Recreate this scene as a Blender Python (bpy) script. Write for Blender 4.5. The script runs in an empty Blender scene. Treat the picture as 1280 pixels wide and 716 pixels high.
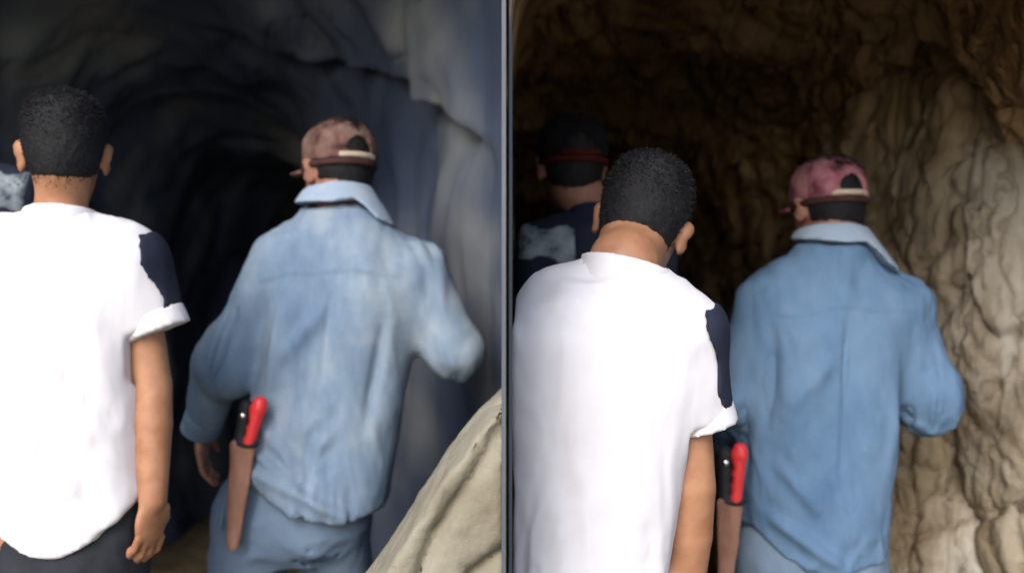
import bpy, math, random
import numpy as np
from mathutils import Vector, Matrix, Euler

# ------------------------------------------------------------------ camera, sky, sun, exposure
scene = bpy.context.scene
C = scene.collection
CAM_Z = 1.30
cam_d = bpy.data.cameras.new('camera')
cam = bpy.data.objects.new('camera', cam_d)
C.objects.link(cam)
cam.location = (0, 0, CAM_Z)
cam.rotation_euler = (math.radians(90), 0, 0)
cam_d.sensor_width = 36.0
cam_d.lens = 36.0 * 1264 / 1280
cam_d.clip_start = 0.05
cam_d.clip_end = 2000
cam_d.dof.use_dof = True
cam_d.dof.focus_distance = 1.55
cam_d.dof.aperture_fstop = 2.3
scene.camera = cam

SUN_EL, SUN_AZ = math.radians(34), math.radians(-22)      # azimuth measured from straight behind the camera, minus = from the left
to_sun = Vector((math.sin(SUN_AZ) * math.cos(SUN_EL), -math.cos(SUN_AZ) * math.cos(SUN_EL), math.sin(SUN_EL)))
world = bpy.data.worlds.new('World')
scene.world = world
world.use_nodes = True
wn = world.node_tree
bg = wn.nodes['Background']
sky = wn.nodes.new('ShaderNodeTexSky')
sky.sky_type = 'NISHITA'
sky.sun_disc = False
sky.sun_elevation = SUN_EL
sky.sun_rotation = math.atan2(to_sun.x, to_sun.y)
wn.links.new(sky.outputs[0], bg.inputs[0])
bg.inputs[1].default_value = 0.14
sun_d = bpy.data.lights.new('sun', 'SUN')
sun_d.energy = 1.4
sun_d.angle = math.radians(35)
sun_d.color = (1.0, 0.95, 0.87)
sun = bpy.data.objects.new('sun', sun_d)
C.objects.link(sun)
sun.location = to_sun * 20
sun.rotation_euler = to_sun.to_track_quat('Z', 'Y').to_euler()

scene.render.engine = 'CYCLES'
scene.cycles.use_denoising = True
scene.cycles.max_bounces = 6
scene.view_settings.view_transform = 'Standard'
scene.view_settings.look = 'None'
scene.view_settings.gamma = 1.0
scene.view_settings.use_curve_mapping = False
scene.view_settings.exposure = 1.4

# ------------------------------------------------------------------ numpy helpers
rng = np.random.default_rng(7)
PERM = rng.permutation(256).astype(np.int32)
PERM = np.concatenate([PERM, PERM, PERM])
GRAD = rng.normal(size=(256, 3)).astype(np.float32)
GRAD /= np.linalg.norm(GRAD, axis=1)[:, None]


def perlin(p):
    p = np.asarray(p, np.float32)
    i = np.floor(p).astype(np.int32)
    f = p - i
    i &= 255
    u = f * f * f * (f * (f * 6 - 15) + 10)
    out = np.zeros(p.shape[:-1], np.float32)
    for dx in (0, 1):
        wx = u[..., 0] if dx else 1 - u[..., 0]
        for dy in (0, 1):
            wy = u[..., 1] if dy else 1 - u[..., 1]
            for dz in (0, 1):
                wz = u[..., 2] if dz else 1 - u[..., 2]
                h = PERM[PERM[PERM[(i[..., 0] + dx) & 255] + ((i[..., 1] + dy) & 255)] + ((i[..., 2] + dz) & 255)]
                g = GRAD[h]
                d = g[..., 0] * (f[..., 0] - dx) + g[..., 1] * (f[..., 1] - dy) + g[..., 2] * (f[..., 2] - dz)
                out += wx * wy * wz * d
    return out * 1.6


def fbm(p, octaves=4, gain=0.5, lac=2.1):
    a, s, out = 1.0, 1.0, 0
    for k in range(octaves):
        out = out + a * perlin(p * s + 17.3 * k)
        a *= gain
        s *= lac
    return out


def ridged(p, octaves=4, gain=0.5, lac=2.1):
    a, s, out = 1.0, 1.0, 0
    for k in range(octaves):
        out = out + a * (1 - np.abs(perlin(p * s + 9.1 * k)) * 2)
        a *= gain
        s *= lac
    return out


def facets(p, seed=0):
    """broken-rock relief: every cell a tilted plate, returns (plate height, crack closeness)"""
    p = np.asarray(p, np.float32)
    i = np.floor(p).astype(np.int32)
    f1 = np.full(p.shape[:-1], 9, np.float32)
    f2 = f1.copy()
    hgt = np.zeros_like(f1)
    for dx in (-1, 0, 1):
        for dy in (-1, 0, 1):
            for dz in (-1, 0, 1):
                c = i + np.array([dx, dy, dz])
                h = PERM[PERM[PERM[(c[..., 0] + seed) & 255] + (c[..., 1] & 255)] + (c[..., 2] & 255)]
                o = GRAD[h] * 0.42 + 0.5
                v = p - c - o
                d = np.sqrt((v ** 2).sum(-1))
                g = (v * GRAD[(h + 91) & 255]).sum(-1) * 0.9 + GRAD[(h + 17) & 255][..., 0] * 0.45
                closer = d < f1
                f2 = np.where(closer, f1, np.minimum(f2, d))
                hgt = np.where(closer, g, hgt)
                f1 = np.where(closer, d, f1)
    return hgt, np.exp(-((f2 - f1) / 0.07) ** 2)


def sstep(a, b, x):
    t = np.clip((x - a) / (b - a), 0, 1)
    return t * t * (3 - 2 * t)


def mesh_obj(name, verts, faces, mat, parent=None, base=(0, 0, 0), smooth=True):
    """faces: (n,3) or (n,4) int array; vertices in world metres, stored relative to base"""
    me = bpy.data.meshes.new(name)
    v = np.asarray(verts, np.float32) - np.asarray(base, np.float32)
    f = np.asarray(faces, np.int32)
    k = f.shape[1]
    me.vertices.add(len(v))
    me.vertices.foreach_set('co', v.ravel())
    me.loops.add(f.size)
    me.loops.foreach_set('vertex_index', f.ravel())
    me.polygons.add(len(f))
    me.polygons.foreach_set('loop_start', np.arange(0, f.size, k, dtype=np.int32))
    me.update(calc_edges=True)
    if smooth:
        me.polygons.foreach_set('use_smooth', np.ones(len(f), bool))
    me.validate()
    me.materials.append(mat)
    o = bpy.data.objects.new(name, me)
    C.objects.link(o)
    if parent is not None:
        o.parent = parent
    else:
        o.location = base
    return o


def empty(name, loc, label, cat, group=None):
    o = bpy.data.objects.new(name, None)
    C.objects.link(o)
    o.location = loc
    o.empty_display_size = 0.1
    o['label'] = label
    o['category'] = cat
    if group:
        o['group'] = group
    return o


def tag(o, label, cat, group=None):
    o['label'] = label
    o['category'] = cat
    if group:
        o['group'] = group
    return o


class Field:
    """signed distance field on a grid, turned into a mesh by surface nets"""

    def __init__(self, lo, hi, h):
        self.lo = np.array(lo, np.float32)
        self.h = h
        self.n = np.ceil((np.array(hi) - self.lo) / h).astype(int) + 1
        self.ax = [self.lo[i] + h * np.arange(self.n[i], dtype=np.float32) for i in range(3)]
        self.F = np.full(self.n, 1.0, np.float32)

    def sub(self, lo, hi):
        s = []
        for i in range(3):
            a = int(np.clip(math.floor((lo[i] - self.lo[i]) / self.h), 0, self.n[i]))
            b = int(np.clip(math.ceil((hi[i] - self.lo[i]) / self.h) + 1, 0, self.n[i]))
            s.append(slice(a, b))
        s = tuple(s)
        X, Y, Z = np.meshgrid(self.ax[0][s[0]], self.ax[1][s[1]], self.ax[2][s[2]], indexing='ij')
        return s, X, Y, Z

    def merge(self, s, d, k, op='u'):
        A = self.F[s]
        if d.size == 0:
            return
        if op == 'u':
            if k > 0:
                hh = np.clip(0.5 + 0.5 * (A - d) / k, 0, 1)
                self.F[s] = A * (1 - hh) + d * hh - k * hh * (1 - hh)
            else:
                self.F[s] = np.minimum(A, d)
        else:                                    # carve
            if k > 0:
                d = -d
                hh = np.clip(0.5 - 0.5 * (A - d) / k, 0, 1)
                self.F[s] = A * (1 - hh) + d * hh + k * hh * (1 - hh)
            else:
                self.F[s] = np.maximum(A, -d)

    def cone(self, a, b, ra, rb, k=0.02, op='u'):
        a = np.array(a, np.float32)
        b = np.array(b, np.float32)
        m = max(ra, rb) + k + 3 * self.h
        s, X, Y, Z = self.sub(np.minimum(a, b) - m, np.maximum(a, b) + m)
        ba = b - a
        t = np.clip(((X - a[0]) * ba[0] + (Y - a[1]) * ba[1] + (Z - a[2]) * ba[2]) / max(float(ba @ ba), 1e-9), 0, 1)
        d = np.sqrt((X - a[0] - t * ba[0]) ** 2 + (Y - a[1] - t * ba[1]) ** 2 + (Z - a[2] - t * ba[2]) ** 2) - (ra + (rb - ra) * t)
        self.merge(s, d, k, op)

    def ell(self, c, r, R=None, k=0.02, op='u'):
        c = np.array(c, np.float32)
        m = max(r) + k + 3 * self.h
        s, X, Y, Z = self.sub(c - m, c + m)
        X, Y, Z = X - c[0], Y - c[1], Z - c[2]
        if R is not None:                        # local = R^T * world
            X, Y, Z = (R[0][0] * X + R[1][0] * Y + R[2][0] * Z, R[0][1] * X + R[1][1] * Y + R[2][1] * Z, R[0][2] * X + R[1][2] * Y + R[2][2] * Z)
        k0 = np.sqrt((X / r[0]) ** 2 + (Y / r[1]) ** 2 + (Z / r[2]) ** 2)
        k1 = np.sqrt((X / r[0] ** 2) ** 2 + (Y / r[1] ** 2) ** 2 + (Z / r[2] ** 2) ** 2) + 1e-6
        self.merge(s, k0 * (k0 - 1) / k1, k, op)

    def loft(self, rows, k=0.03, p=2.4, grow=0.0):
        r = np.array(sorted(rows), np.float32)   # z, cx, cy, rx, ry
        m = 0.06
        lo = (min(r[:, 1] - r[:, 3]) - m, min(r[:, 2] - r[:, 4]) - m, r[0, 0] - m)
        hi = (max(r[:, 1] + r[:, 3]) + m, max(r[:, 2] + r[:, 4]) + m, r[-1, 0] + m)
        s, X, Y, Z = self.sub(lo, hi)
        if X.size == 0:
            return
        z = self.ax[2][s[2]]
        zz = np.linspace(r[0, 0], r[-1, 0], 200)
        cols = []
        for i in range(1, 5):
            c = np.interp(zz, r[:, 0], r[:, i])
            kern = np.hanning(21)
            kern /= kern.sum()
            c2 = np.convolve(np.pad(c, 10, mode='edge'), kern, 'valid')
            cols.append(np.interp(z, zz, c2).astype(np.float32))
        cx, cy, rx, ry = cols
        rx = rx + grow
        ry = ry + grow
        q = (np.abs((X - cx) / rx) ** p + np.abs((Y - cy) / ry) ** p) ** (1 / p)
        d = (q - 1) * np.minimum(rx, ry)
        d = np.maximum(d, np.maximum(Z - r[-1, 0] - grow, r[0, 0] - Z))
        self.merge(s, d, k)

    def cut(self, fn, k=0.0):
        """keep where fn(X,Y,Z) < 0"""
        X, Y, Z = np.meshgrid(*self.ax, indexing='ij')
        d = fn(X, Y, Z).astype(np.float32)
        self.F = np.maximum(self.F, d)

    def shell(self, t):
        self.F = np.maximum(self.F, -(self.F + t))

    def mesh(self):
        F = self.F
        for ax in range(3):                       # close at the border
            sl = [slice(None)] * 3
            for e in (0, -1):
                sl[ax] = e
                F[tuple(sl)] = np.maximum(F[tuple(sl)], 0.001)
        S = F < 0
        nx, ny, nz = F.shape
        cnt = np.zeros((nx - 1, ny - 1, nz - 1), np.int8)
        for dx in (0, 1):
            for dy in (0, 1):
                for dz in (0, 1):
                    cnt += S[dx:nx - 1 + dx, dy:ny - 1 + dy, dz:nz - 1 + dz]
        act = (cnt > 0) & (cnt < 8)
        I, J, K = np.nonzero(act)
        idx = np.full(act.shape, -1, np.int32)
        idx[I, J, K] = np.arange(len(I))
        cv = {}
        for dx in (0, 1):
            for dy in (0, 1):
                for dz in (0, 1):
                    cv[dx, dy, dz] = F[I + dx, J + dy, K + dz]
        acc = np.zeros((len(I), 3), np.float32)
        num = np.zeros(len(I), np.float32)
        ks = list(cv)
        for a in ks:
            for b in ks:
                if a < b and sum(abs(a[i] - b[i]) for i in range(3)) == 1:
                    fa, fb = cv[a], cv[b]
                    m = (fa < 0) != (fb < 0)
                    t = np.where(m, fa / np.where(m, fa - fb, 1), 0)
                    for i in range(3):
                        acc[:, i] += np.where(m, a[i] + t * (b[i] - a[i]), 0)
                    num += m
        V = np.stack([I, J, K], 1) + acc / num[:, None]
        V = V * self.h + self.lo
        quads = []
        for ax in range(3):
            sl0 = [slice(1, -1)] * 3
            sl0[ax] = slice(0, -1)
            sl1 = [slice(1, -1)] * 3
            sl1[ax] = slice(1, None)
            a, b = S[tuple(sl0)], S[tuple(sl1)]
            e = np.argwhere(a != b)
            if not len(e):
                continue
            inside = a[tuple(e.T)]
            off = np.ones(3, int)
            off[ax] = 0
            g = e + off
            o1, o2 = [(1, 2), (2, 0), (0, 1)][ax]
            def c(d1, d2):
                q = g.copy()
                q[:, o1] -= d1
                q[:, o2] -= d2
                return idx[tuple(q.T)]
            Q = np.stack([c(1, 1), c(0, 1), c(0, 0), c(1, 0)], 1)
            Q[~inside] = Q[~inside][:, ::-1]
            quads.append(Q)
        return V.astype(np.float32), np.concatenate(quads)


def relax(V, Q, n=2, lam=0.5):
    for _ in range(n):
        acc = np.zeros_like(V)
        cnt = np.zeros(len(V), np.float32)
        for a, b in ((0, 1), (1, 2), (2, 3), (3, 0)):
            np.add.at(acc, Q[:, a], V[Q[:, b]])
            np.add.at(acc, Q[:, b], V[Q[:, a]])
            np.add.at(cnt, Q[:, a], 1)
            np.add.at(cnt, Q[:, b], 1)
        V = V + lam * (acc / np.maximum(cnt, 1)[:, None] - V)
    return V


def normals(V, Q):
    n = np.cross(V[Q[:, 2]] - V[Q[:, 0]], V[Q[:, 3]] - V[Q[:, 1]])
    N = np.zeros_like(V)
    for i in range(4):
        np.add.at(N, Q[:, i], n)
    return N / (np.linalg.norm(N, axis=1)[:, None] + 1e-9)


def layer(F0, lo, h, region, up, down):
    """second thickness of cloth over the surface F0 = 0 where region(X, Y, Z) < 0"""
    G = Field(lo, lo, h)
    G.n = np.array(F0.shape)
    G.ax = [G.lo[i] + h * np.arange(G.n[i], dtype=np.float32) for i in range(3)]
    X, Y, Z = np.meshgrid(*G.ax, indexing='ij')
    G.F = np.maximum.reduce([F0 - up, -(F0 + down), region(X, Y, Z).astype(np.float32)])
    if not (G.F < 0).any():
        return None
    V, Q = G.mesh()
    return relax(V, Q, 2), Q


# ------------------------------------------------------------------ materials
def ramp(nt, src, stops):
    r = nt.nodes.new('ShaderNodeValToRGB')
    e = r.color_ramp.elements
    while len(e) < len(stops):
        e.new(0.5)
    for el, (p, c) in zip(e, stops):
        el.position = p
        el.color = (*c, 1)
    nt.links.new(src, r.inputs[0])
    return r.outputs[0]


def noise_mat(name, stops, scale=6.0, rough=0.85, stretch=(1, 1, 1), bump=0.3, bump_scale=60.0, bump_dist=0.01,
              detail=6, spec=0.25, second=None, sheen=0.0, rot=(0, 0, 0), cracks=None):
    m = bpy.data.materials.new(name)
    m.use_nodes = True
    nt = m.node_tree
    b = nt.nodes['Principled BSDF']
    tc = nt.nodes.new('ShaderNodeTexCoord')
    mp = nt.nodes.new('ShaderNodeMapping')
    mp.inputs['Scale'].default_value = stretch
    mp.inputs['Rotation'].default_value = rot
    nt.links.new(tc.outputs['Object'], mp.inputs[0])
    n = nt.nodes.new('ShaderNodeTexNoise')
    n.inputs['Scale'].default_value = scale
    n.inputs['Detail'].default_value = detail
    n.inputs['Roughness'].default_value = 0.6
    nt.links.new(mp.outputs[0], n.inputs[0])
    col = ramp(nt, n.outputs['Fac'], stops)
    if second:                                   # (scale, stops for multiply)
        n2 = nt.nodes.new('ShaderNodeTexNoise')
        n2.inputs['Scale'].default_value = second[0]
        n2.inputs['Detail'].default_value = 3
        nt.links.new(mp.outputs[0], n2.inputs[0])
        c2 = ramp(nt, n2.outputs['Fac'], second[1])
        mx = nt.nodes.new('ShaderNodeMix')
        mx.data_type = 'RGBA'
        mx.blend_type = 'MULTIPLY'
        mx.inputs[0].default_value = 1
        nt.links.new(col, mx.inputs[6])
        nt.links.new(c2, mx.inputs[7])
        col = mx.outputs[2]
    vor = None
    if cracks:                                   # thin dirt-filled fissures
        mp2 = nt.nodes.new('ShaderNodeMapping')
        mp2.inputs['Scale'].default_value = cracks[1]
        mp2.inputs['Rotation'].default_value = (0.0, 0.35, 0.2)
        wn_ = nt.nodes.new('ShaderNodeTexNoise')
        wn_.inputs['Scale'].default_value = 3.0
        wn_.inputs['Detail'].default_value = 4
        nt.links.new(tc.outputs['Object'], wn_.inputs[0])
        add = nt.nodes.new('ShaderNodeVectorMath')
        add.operation = 'MULTIPLY_ADD'
        add.inputs[1].default_value = (0.5, 0.5, 0.5)
        nt.links.new(wn_.outputs['Color'], add.inputs[0])
        nt.links.new(tc.outputs['Object'], add.inputs[2])
        nt.links.new(add.outputs[0], mp2.inputs[0])
        vor = nt.nodes.new('ShaderNodeTexVoronoi')
        vor.feature = 'DISTANCE_TO_EDGE'
        vor.inputs['Scale'].default_value = cracks[0]
        nt.links.new(mp2.outputs[0], vor.inputs[0])
        cc = ramp(nt, vor.outputs['Distance'], [(0.0, (0.62, 0.57, 0.52)), (0.04, (0.88, 0.86, 0.84)), (0.10, (1, 1, 1))])
        mx = nt.nodes.new('ShaderNodeMix')
        mx.data_type = 'RGBA'
        mx.blend_type = 'MULTIPLY'
        mx.inputs[0].default_value = 1
        nt.links.new(col, mx.inputs[6])
        nt.links.new(cc, mx.inputs[7])
        col = mx.outputs[2]
    nt.links.new(col, b.inputs['Base Color'])
    b.inputs['Roughness'].default_value = rough
    b.inputs['Specular IOR Level'].default_value = spec
    if sheen:
        b.inputs['Sheen Weight'].default_value = sheen
    if bump:
        n3 = nt.nodes.new('ShaderNodeTexNoise')
        n3.inputs['Scale'].default_value = bump_scale
        n3.inputs['Detail'].default_value = 5
        nt.links.new(mp.outputs[0], n3.inputs[0])
        bp = nt.nodes.new('ShaderNodeBump')
        bp.inputs['Strength'].default_value = bump
        bp.inputs['Distance'].default_value = bump_dist
        hsrc = n3.outputs['Fac']
        if vor:
            mm = nt.nodes.new('ShaderNodeMath')
            mm.operation = 'MULTIPLY_ADD'
            mn = nt.nodes.new('ShaderNodeMath')
            mn.operation = 'MINIMUM'
            mn.inputs[1].default_value = 0.12
            nt.links.new(vor.outputs['Distance'], mn.inputs[0])
            nt.links.new(mn.outputs[0], mm.inputs[0])
            mm.inputs[1].default_value = 4.5
            nt.links.new(n3.outputs['Fac'], mm.inputs[2])
            hsrc = mm.outputs[0]
        nt.links.new(hsrc, bp.inputs['Height'])
        nt.links.new(bp.outputs[0], b.inputs['Normal'])
    return m


M = {}
M['rock_brown'] = noise_mat('brown_rock', [(0.25, (0.102, 0.057, 0.025)), (0.45, (0.261, 0.169, 0.094)), (0.6, (0.406, 0.290, 0.181)), (0.78, (0.551, 0.432, 0.294))],
                            scale=3.2, rough=0.8, stretch=(1, 1, 0.55), bump=0.7, bump_scale=34, bump_dist=0.03, detail=9,
                            second=(1.1, [(0.3, (0.6, 0.52, 0.42)), (0.65, (1, 1, 1))]), cracks=(4.0, (1.5, 1.5, 0.33)))
M['rock_beige'] = noise_mat('beige_rock', [(0.30, (0.10, 0.08, 0.058)), (0.44, (0.24, 0.205, 0.16)), (0.56, (0.33, 0.305, 0.265)), (0.72, (0.41, 0.39, 0.35))],
                            scale=4.0, rough=0.85, stretch=(1, 1, 0.5), bump=0.6, bump_scale=36, bump_dist=0.02, detail=9,
                            second=(1.3, [(0.40, (0.66, 0.54, 0.40)), (0.5, (0.88, 0.82, 0.74)), (0.6, (1, 1, 1))]), cracks=(4.5, (1.5, 1.5, 0.33)))
M['rock_haze'] = noise_mat('haze_tinted_rock', [(0.30, (0.030, 0.042, 0.085)), (0.5, (0.075, 0.095, 0.15)), (0.72, (0.27, 0.28, 0.28))],  # navy tint in the stone colour stands in for bluish haze in this passage
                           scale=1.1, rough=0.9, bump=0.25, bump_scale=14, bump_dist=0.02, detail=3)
M['slab'] = noise_mat('khaki_rock', [(0.3, (0.165, 0.143, 0.101)), (0.5, (0.232, 0.210, 0.160)), (0.72, (0.285, 0.262, 0.211))],
                      scale=5, rough=0.85, bump=0.35, bump_scale=45, bump_dist=0.012, detail=7)
M['ground'] = noise_mat('cave_floor_earth', [(0.3, (0.084, 0.066, 0.036)), (0.55, (0.192, 0.150, 0.078)), (0.75, (0.300, 0.240, 0.132))],
                        scale=4, rough=0.95, bump=0.6, bump_scale=40, bump_dist=0.02, detail=8)
M['board'] = noise_mat('slate_grey_border', [(0.3, (0.080, 0.088, 0.104)), (0.7, (0.120, 0.128, 0.144))], scale=3, rough=0.7, bump=0.1)
M['white'] = noise_mat('white_jersey', [(0.3, (0.608, 0.574, 0.600)), (0.7, (0.672, 0.643, 0.664))], scale=7, rough=0.95, bump=0.12, bump_scale=500, bump_dist=0.002, sheen=0.1)
M['navy'] = noise_mat('navy_fabric', [(0.3, (0.008, 0.010, 0.022)), (0.7, (0.02, 0.024, 0.045))], scale=12, rough=0.9, bump=0.15, bump_scale=400, bump_dist=0.002)
M['print'] = noise_mat('grey_print', [(0.38, (0.015, 0.021, 0.031)), (0.47, (0.156, 0.182, 0.208)), (0.62, (0.270, 0.296, 0.312))], scale=16, rough=0.8, bump=0)
M['denim1'] = noise_mat('faded_denim', [(0.34, (0.085, 0.135, 0.225)), (0.49, (0.160, 0.220, 0.305)), (0.64, (0.300, 0.345, 0.390))], scale=3.6, rough=0.95,
                        stretch=(1, 1, 0.6), bump=0.25, bump_scale=420, bump_dist=0.002, detail=8, second=(40, [(0.3, (0.9, 0.92, 0.94)), (0.7, (1, 1, 1))]))
M['denim2'] = noise_mat('blue_denim', [(0.33, (0.075, 0.138, 0.239)), (0.5, (0.113, 0.190, 0.302)), (0.75, (0.163, 0.238, 0.344))], scale=4.5, rough=0.95,
                        stretch=(1, 1, 0.6), bump=0.25, bump_scale=420, bump_dist=0.002, detail=8, second=(40, [(0.3, (0.9, 0.92, 0.94)), (0.7, (1, 1, 1))]))
M['denim_lit'] = noise_mat('denim_lit_collar', [(0.3, (0.234, 0.308, 0.416)), (0.7, (0.328, 0.392, 0.484))], scale=14, rough=0.95, bump=0.2, bump_scale=420, bump_dist=0.002)  # paler than the shirts: light on the collar edges put into its colour
M['jeans'] = noise_mat('light_jeans', [(0.25, (0.124, 0.182, 0.270)), (0.55, (0.186, 0.247, 0.338)), (0.8, (0.248, 0.304, 0.382))], scale=5, rough=0.95,
                       stretch=(1, 1, 0.4), bump=0.25, bump_scale=400, bump_dist=0.002, detail=8)
M['trousers'] = noise_mat('dark_trousers', [(0.3, (0.012, 0.014, 0.018)), (0.7, (0.03, 0.033, 0.04))], scale=9, rough=0.9, bump=0.15, bump_scale=300, bump_dist=0.002)
M['skin'] = noise_mat('skin', [(0.3, (0.336, 0.158, 0.085)), (0.7, (0.400, 0.202, 0.114))], scale=9, rough=0.55, bump=0.12, bump_scale=220, bump_dist=0.002, spec=0.35, second=(34, [(0.35, (0.84, 0.78, 0.76)), (0.62, (1, 1, 1))]))
M['skin_dark'] = noise_mat('tanned_skin', [(0.3, (0.27, 0.125, 0.085)), (0.7, (0.35, 0.175, 0.125))], scale=9, rough=0.6, bump=0.12, bump_scale=220, bump_dist=0.002, spec=0.3, second=(34, [(0.35, (0.84, 0.78, 0.76)), (0.62, (1, 1, 1))]))
M['hair'] = noise_mat('black_hair', [(0.3, (0.004, 0.004, 0.005)), (0.7, (0.013, 0.012, 0.014))], scale=30, rough=0.7, bump=0.6, bump_scale=260, bump_dist=0.004)
M['cap1'] = noise_mat('camo_cap', [(0.34, (0.038, 0.018, 0.016)), (0.44, (0.108, 0.054, 0.045)), (0.55, (0.162, 0.094, 0.079)), (0.68, (0.194, 0.130, 0.111))], scale=17, rough=0.95, bump=0.2, bump_scale=300, bump_dist=0.002, detail=2)
M['cap2'] = noise_mat('rose_camo_cap', [(0.34, (0.084, 0.022, 0.033)), (0.46, (0.229, 0.078, 0.099)), (0.58, (0.306, 0.125, 0.149)), (0.7, (0.339, 0.164, 0.174))], scale=17, rough=0.95, bump=0.2, bump_scale=300, bump_dist=0.002, detail=2)
M['cap_band'] = noise_mat('cap_band_brown', [(0.3, (0.03, 0.012, 0.012)), (0.7, (0.07, 0.03, 0.028))], scale=20, rough=0.95, bump=0.1)
M['cap_strap'] = noise_mat('cap_strap_tan', [(0.3, (0.38, 0.30, 0.23)), (0.7, (0.5, 0.42, 0.34))], scale=20, rough=0.8, bump=0.1)
M['cap_dark'] = noise_mat('black_cap', [(0.3, (0.002, 0.002, 0.004)), (0.7, (0.006, 0.006, 0.009))], scale=20, rough=0.95, bump=0.2, bump_scale=300)
M['red_trim'] = noise_mat('red_trim', [(0.3, (0.038, 0.001, 0.002)), (0.7, (0.058, 0.003, 0.003))], scale=20, rough=0.8, bump=0.1)
M['red'] = noise_mat('red_handle_plastic', [(0.3, (0.62, 0.025, 0.03)), (0.7, (0.72, 0.04, 0.042))], scale=25, rough=0.45, bump=0.05, spec=0.5)
M['black'] = noise_mat('black_leather', [(0.3, (0.008, 0.008, 0.01)), (0.7, (0.02, 0.02, 0.024))], scale=25, rough=0.6, bump=0.2, bump_scale=150)
M['sheath'] = noise_mat('brown_leather', [(0.3, (0.216, 0.098, 0.065)), (0.55, (0.351, 0.175, 0.123)), (0.75, (0.486, 0.280, 0.217))], scale=22, rough=0.7, stretch=(1, 1, 0.3), bump=0.3, bump_scale=120, bump_dist=0.003)
M['shoe'] = noise_mat('scuffed_shoe', [(0.3, (0.03, 0.024, 0.02)), (0.7, (0.07, 0.06, 0.05))], scale=20, rough=0.8, bump=0.2)
M['eye'] = noise_mat('eyeball', [(0.4, (0.6, 0.58, 0.55)), (0.6, (0.7, 0.68, 0.66))], scale=20, rough=0.2, bump=0)
steel = bpy.data.materials.new('steel')
steel.use_nodes = True
steel.node_tree.nodes['Principled BSDF'].inputs['Metallic'].default_value = 1
steel.node_tree.nodes['Principled BSDF'].inputs['Roughness'].default_value = 0.25
_n = steel.node_tree.nodes.new('ShaderNodeTexNoise')
_n.inputs['Scale'].default_value = 30
steel.node_tree.links.new(ramp(steel.node_tree, _n.outputs['Fac'], [(0.3, (0.6, 0.6, 0.6)), (0.7, (0.8, 0.8, 0.8))]), steel.node_tree.nodes['Principled BSDF'].inputs['Base Color'])
M['steel'] = steel


# ------------------------------------------------------------------ the setting
FLOOR_R = -0.12


def floor_z(x, y):
    x = np.asarray(x, np.float32)
    y = np.asarray(y, np.float32)
    p = np.stack([x, y, 0 * x], -1)
    return FLOOR_R * sstep(-0.02, 0.10, x) + 0.012 * fbm(p * 3.1, 3) * sstep(0.2, 1.0, y) - 0.004


def build_ground():
    xs = np.concatenate([-np.geomspace(400, 3.2, 26), np.arange(-3.0, 3.01, 0.03), np.geomspace(3.2, 400, 26)])
    ys = np.concatenate([-np.geomspace(400, 1.2, 26), np.arange(-1.0, 7.01, 0.04), np.geomspace(7.4, 400, 22)])
    X, Y = np.meshgrid(xs, ys, indexing='ij')
    Z = floor_z(X, Y)
    V = np.stack([X, Y, Z], -1).reshape(-1, 3)
    nx, ny = X.shape
    i, j = np.meshgrid(np.arange(nx - 1), np.arange(ny - 1), indexing='ij')
    a = (i * ny + j).ravel()
    o = mesh_obj('ground', V, np.stack([a, a + ny, a + ny + 1, a + 1], 1), M['ground'])
    o['kind'] = 'structure'


build_ground()


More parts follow.
